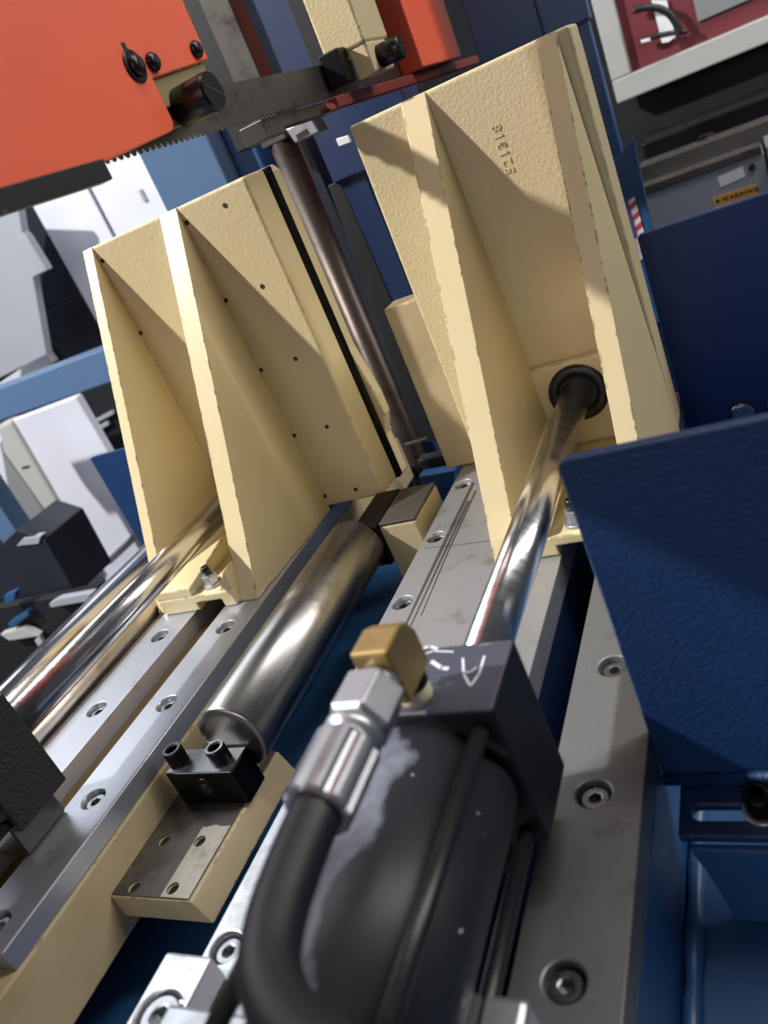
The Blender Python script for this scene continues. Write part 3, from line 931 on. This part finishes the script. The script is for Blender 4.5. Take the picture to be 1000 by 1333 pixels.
# flag sticker on the pocket flap
fs0 = at(826, 280, 1, 1.2775)
fy0, fy1 = 1.2765, 1.2778
px_prism('flag_sticker', [(812, 266), (826, 256), (846, 330), (832, 340)], 1.2772, 0.0008, PAPER, bc, None, 0)
for i in range(5):
    yy = 262 + i * 14
    px_prism('flag_stripe', [(819 + i * 3.6, yy + 6), (827.5 + i * 3.6, yy - 2), (829 + i * 3.6, yy + 4), (820.5 + i * 3.6, yy + 12)], 1.2766, 0.0005, RED_D, bc, None, 0)
px_prism('flag_canton', [(812, 266), (818, 262), (830, 308), (825, 312)], 1.2766, 0.0005, BLUE_D, bc, None, 0)

# ------------------------------------------------------------------ shop behind, right side
wm = thing('white_machine', (0.4, 2.6, -0.90), 'white machine enclosure with a maroon recessed window frame behind the blue column', 'machine')
FY = 2.5
zl0, zl1 = 0.185, 0.243
B().box(-0.290, 1.6, FY, FY + 0.05, zl0, zl1).build('lower_rail', WHITE_W, wm, 0.004)
B().box(-0.290, -0.238, FY, FY + 0.05, zl1, 1.4).build('side_stile', WHITE_W, wm, 0.004)
B().box(-0.238, 1.6, FY + 0.03, FY + 0.05, zl1, 1.4).build('maroon_panel', MAROON, wm, 0.002)
B().box(-0.06, 1.6, FY + 0.02, FY + 0.03, 0.292, 1.4).build('window_glass', GREY_M, wm, 0.002)
px_prism('paper_sheet', [(848, 0), (868, 0), (880, 50), (862, 55)], FY + 0.018, 0.002, PAPER, wm, None, 0)
hp = [at(x, y, 1, FY - 0.01) for x, y in ((824, 14), (840, 10), (858, 11), (872, 19), (882, 34), (886, 44))]
B().tube(catmull(hp, 5), 0.009, 10).build('cable_loop', BLACK, wm)
hp = [at(x, y, 1, FY - 0.01) for x, y in ((836, 53), (855, 47), (880, 43), (895, 41))]
B().tube(catmull(hp, 5), 0.007, 10).build('cable_loop', BLACK, wm)
px_prism('white_grip', [(834, 52), (846, 49), (847, 53), (835, 56)], FY - 0.02, 0.006, PAPER, wm, None, 0)
px_prism('white_grip', [(860, 50), (880, 46), (872, 54), (862, 56)], FY - 0.02, 0.006, PAPER, wm, None, 0)
B().box(-0.40, 1.6, FY + 0.10, FY + 0.2, -0.90, zl0 + 0.1).build('dark_void_backing', VOID, wm)  # near-black box standing in for the dark void below the frame

lt = thing('lathe_bed', (0.3, 1.9, -0.90), 'grey lathe bed with white and amber warning labels behind the scuffed blue panel', 'machine')
LY = 1.9
B().box(-0.225, 0.022, LY, LY + 0.5, -0.90, 0.036).build('bed_casting', GREY, lt, 0.003)
B().box(0.026, 0.9, LY - 0.02, LY + 0.5, -0.90, 0.048).build('gearbox_casting', GREY_M, lt, 0.003)
B().box(-0.225, 0.018, LY - 0.004, LY + 0.05, 0.036, 0.052).build('bed_way', STEEL_DARK, lt, 0.002)
B().box(-0.225, 0.9, LY + 0.12, LY + 0.20, 0.030, 0.075).build('bed_way', STEEL_DARK, lt, 0.002)
B().box(-0.225, 0.9, LY + 0.30, LY + 0.48, 0.030, 0.100).build('cross_slide', BLACK_STEEL, lt, 0.004)
px_prism('white_label', [(934, 231), (967, 216.5), (970.5, 230), (938, 244)], LY - 0.001, 0.001, PAPER, lt, None, 0)
wl = px_prism('warning_label', [(928, 257), (986, 239), (988.5, 252), (930.5, 269.5)], LY - 0.001, 0.001, YELLOW, lt, None, 0)
px_prism('label_edge', [(930, 271), (989, 253.5), (990, 256), (931, 273.5)], LY - 0.001, 0.001, PAPER, lt, None, 0)
c0 = at(961, 253.5, 1, LY - 0.0014)
ux = at(980, 247.5, 1, LY - 0.0014) - at(940, 260, 1, LY - 0.0014)
ux = Vector((ux.x, 0, ux.z)).normalized()
letter('warning_lettering', 'WARNING', 0.0125, 0.0003, INK, lt, (c0.x + 0.004, LY - 0.0016, c0.z), (ux.x, 0, ux.z), (-ux.z, 0, ux.x), 0.0003)
px_prism('warning_triangle', [(931.5, 264.5), (934, 258.5), (938, 262.5)], LY - 0.0018, 0.0005, INK, lt, None, 0)
kp = at(979, 218, 1, LY)
B().cyl((kp.x, LY - 0.003, kp.z), (kp.x, LY + 0.001, kp.z), 0.007, n=20).build('bolt_hole', INK, lt)
vp_ = at(922, 190, 1, 2.1)
B().lathe([(0, 0.012), (0.05, 0.012), (0.055, 0.026), (0.075, 0.026), (0.085, 0.015)], (vp_.x, 2.1, vp_.z - 0.06), (0, 0, 1), 20).build('clamp_knob', BLACK_STEEL, lt)

# ------------------------------------------------------------------ shop behind, left side
mc = thing('white_machine_cabinet', (-1.80, 2.2, -0.90), 'tall white machine cabinet with a dark vertical seam behind the orange cover', 'cabinet')
B().box(-2.030, -1.797, 2.2, 2.7, -0.90, 1.6).build('door', WHITE, mc, 0.004)
B().box(-1.784, -1.40, 2.2, 2.7, -0.90, 1.6).build('door', WHITE, mc, 0.004)
B().box(-1.7965, -1.7845, 2.215, 2.7, -0.90, 1.6).build('door_seam', VOID, mc)
hp_ = at(187, 254, 1, 2.2)
B().box(hp_.x - 0.006, hp_.x + 0.006, 2.192, 2.2, hp_.z - 0.018, hp_.z + 0.018).build('door_latch', GREY, mc, 0.001)

cc = thing('charcoal_cabinet', (-2.2, 2.3, -0.90), 'charcoal machine door panel between the grey covers and the white cabinet', 'cabinet')
B().box(-2.60, -2.034, 2.25, 2.7, -0.90, 0.285).build('lower_door', CHARCOAL, cc, 0.004)
B().box(-2.60, -2.034, 2.25, 2.7, 0.289, 1.3).build('upper_door', CHARCOAL, cc, 0.004)
px_prism('grey_machine_cover', [(-60, 270), (24, 272), (29, 303), (34, 308), (61, 352), (43, 361), (61, 462), (0, 492), (-60, 520)], 2.0, 0.03, GREY, None,
         ('grey sheet machine cover with a stepped edge beside the charcoal panel', 'machine cover'), 0.003)
px_prism('white_machine_cover', [(-40, 520), (0, 498), (60, 458), (70, 472), (40, 500), (0, 530)], 2.205, 0.03, WHITE, None,
         ('white sloping cover edge just above the blue horizontal beam', 'machine cover'), 0.003)

hb = thing('frame_beam', (-1.2, 1.4, -0.90), 'pale blue horizontal frame beam behind the left jaw', 'beam')
pa = at(0, 502, 1, 1.4)
pb = at(0, 548, 1, 1.4)
B().box(pa.x - 0.4, -0.87, 1.4, 1.48, pb.z, pa.z - 0.006).build('beam_tube', BLUE_PALE, hb, 0.003)
B().box(pa.x - 0.35, pa.x - 0.27, 1.41, 1.47, -0.90, pb.z).build('beam_leg', BLUE_PALE, hb, 0.003)

ps = thing('machine_column', (-1.5, 1.75, -0.90), 'white sheet metal machine column with a rounded edge under the blue beam', 'machine')
px_prism('column_face', [(10, 549), (98, 516), (200, 690), (200, 760), (140, 760), (62, 640)], 1.75, 0.03, WHITE, ps, None, 0.006)
px_prism('rounded_edge', [(-5, 555), (12, 548), (66, 640), (132, 752), (118, 752), (40, 640), (4, 590)], 1.735, 0.05, WHITE_W, ps, None, 0.010)
px_prism('inner_cover', [(2, 590), (40, 640), (92, 722), (70, 738), (28, 690), (15, 650)], 1.80, 0.04, GREY_M, ps, None, 0.004)
px_prism('cover_notch', [(28, 608), (38, 606), (39, 609), (29, 611)], 1.734, 0.001, INK, ps, None, 0)
px_prism('lower_cover', [(82, 742), (100, 720), (130, 745), (104, 768)], 1.73, 0.04, GREY, ps, None, 0.003)
px_prism('panel_seam', [(136, 730), (172, 696), (173, 698.5), (137, 733)], 1.7385, 0.012, GREY_M, ps, None, 0)
px_prism('white_side_cover', [(-40, 570), (0, 575), (12, 640), (28, 690), (10, 700), (-40, 660)], 1.9, 0.1, WHITE, None,
         ('white machine side cover at the far left under the beam', 'machine cover'), 0.003)

g3 = px_prism('back_guard', [(117, 597), (121, 595), (200, 573), (260, 640), (230, 760), (190, 720)], 1.15, 0.006, BLUE_TEX, None,
              ('blue guard plate standing behind the outer rib of the drilled-hole jaw', 'guard'), 0.001)

# dark tooling left of the rods
dk = thing('tool_block', (-1.1, 1.0, -0.50), 'black machine tool block with a grey top beside the white column', 'tool block')
px_prism('block_front', [(-10, 720), (22, 690), (58, 702), (100, 775), (30, 800), (-10, 790)], 1.25, 0.15, CHARCOAL, dk, None, 0.003)
px_prism('block_cap', [(21, 711), (30, 701), (53, 698), (50, 708)], 1.245, 0.02, GREY, dk, None, 0.001)
vd = thing('machine_interior', (-1.4, 1.85, -0.50), 'dark open machine interior with pale bars under the right end of the beam', 'machine')
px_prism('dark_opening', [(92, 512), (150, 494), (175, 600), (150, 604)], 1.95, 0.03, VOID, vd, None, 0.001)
px_prism('pale_bar', [(118, 549), (146, 534), (148, 539), (120, 554)], 1.93, 0.01, GREY, vd, None, 0.001)
px_prism('pale_bar', [(124, 556), (140, 548), (142, 553), (127, 562)], 1.93, 0.01, GREY, vd, None, 0.001)
dk2 = thing('tool_rack', (-1.1, 1.0, -0.50), 'dark jumble of blue and black fixtures below the black tool block', 'fixture')
px_prism('rack_frame', [(-20, 795), (110, 770), (130, 760), (60, 860), (0, 900), (-20, 900)], 1.21, 0.03, VOID, dk2, None, 0.002)
px_prism('light_bar', [(64, 786), (75, 780), (120, 772), (112, 783), (66, 791)], 1.185, 0.02, GREY, dk2, None, 0.001)
px_prism('small_bar', [(0, 826), (30, 818), (50, 828), (12, 834)], 1.185, 0.02, WHITE_W, dk2, None, 0.001)
px_prism('blue_clamp', [(5, 776), (20, 770), (18, 782), (6, 786)], 1.185, 0.02, BLUE, dk2, None, 0.001)
px_prism('blue_clamp', [(10, 812), (35, 796), (38, 801), (14, 818)], 1.185, 0.02, BLUE, dk2, None, 0.001)
px_prism('bright_tab', [(45, 834), (50, 828), (56, 836), (50, 842)], 1.18, 0.01, WHITE_W, dk2, None, 0.001)

# clutter between the two jaws, on the far side
ck = thing('coolant_block', (-0.46, 0.99, 0.0), 'small shiny metal coolant block just under the saw blade', 'block')
px_prism('block_body', [(371, 168), (404, 152), (416, 172), (384, 187)], 1.00, 0.03, ZINC, ck, None, 0.002)
px_prism('block_window', [(385, 176), (398, 168), (402, 174), (388, 183)], 0.9985, 0.002, INK, ck, None, 0)
px_prism('white_tab', [(437, 181), (453, 176), (457, 185), (441, 191)], 0.98, 0.004, PAPER, None, ('small white plastic tab at the top corner of the numbered jaw', 'tab'), 0.0008)
gm = thing('grey_fixture', (-0.5, 1.25, 0.0), 'dirty grey metal fixture behind the left edge of the numbered jaw', 'fixture')
px_prism('fixture_head', [(455, 250), (480, 248), (497, 288), (480, 305), (466, 280)], 1.26, 0.03, ZINC, gm, None, 0.002)
px_prism('fixture_rod', [(478, 300), (486, 298), (500, 336), (493, 340)], 1.27, 0.02, STEEL_DARK, gm, None, 0.002)
px_prism('fixture_panel', [(494, 342), (515, 336), (535, 386), (515, 400)], 1.24, 0.03, GREY_M, gm, None, 0.002)
tb = thing('blue_bracket', (-0.47, 0.93, -0.08), 'bright blue bracket with small bolts on the bed between the jaws', 'bracket')
px_prism('bracket_face', [(545, 620), (592, 612), (590, 640), (575, 655), (548, 632)], 0.90, 0.02, BLUE, tb, None, 0.002)
px_prism('bracket_top', [(543, 600), (585, 590), (592, 612), (546, 622)], 0.93, 0.02, VOID, tb, None, 0.002)
px_prism('bright_strip', [(527, 578), (556, 570), (557, 573), (528, 581)], 0.935, 0.006, SCREW, tb, None, 0.0005)
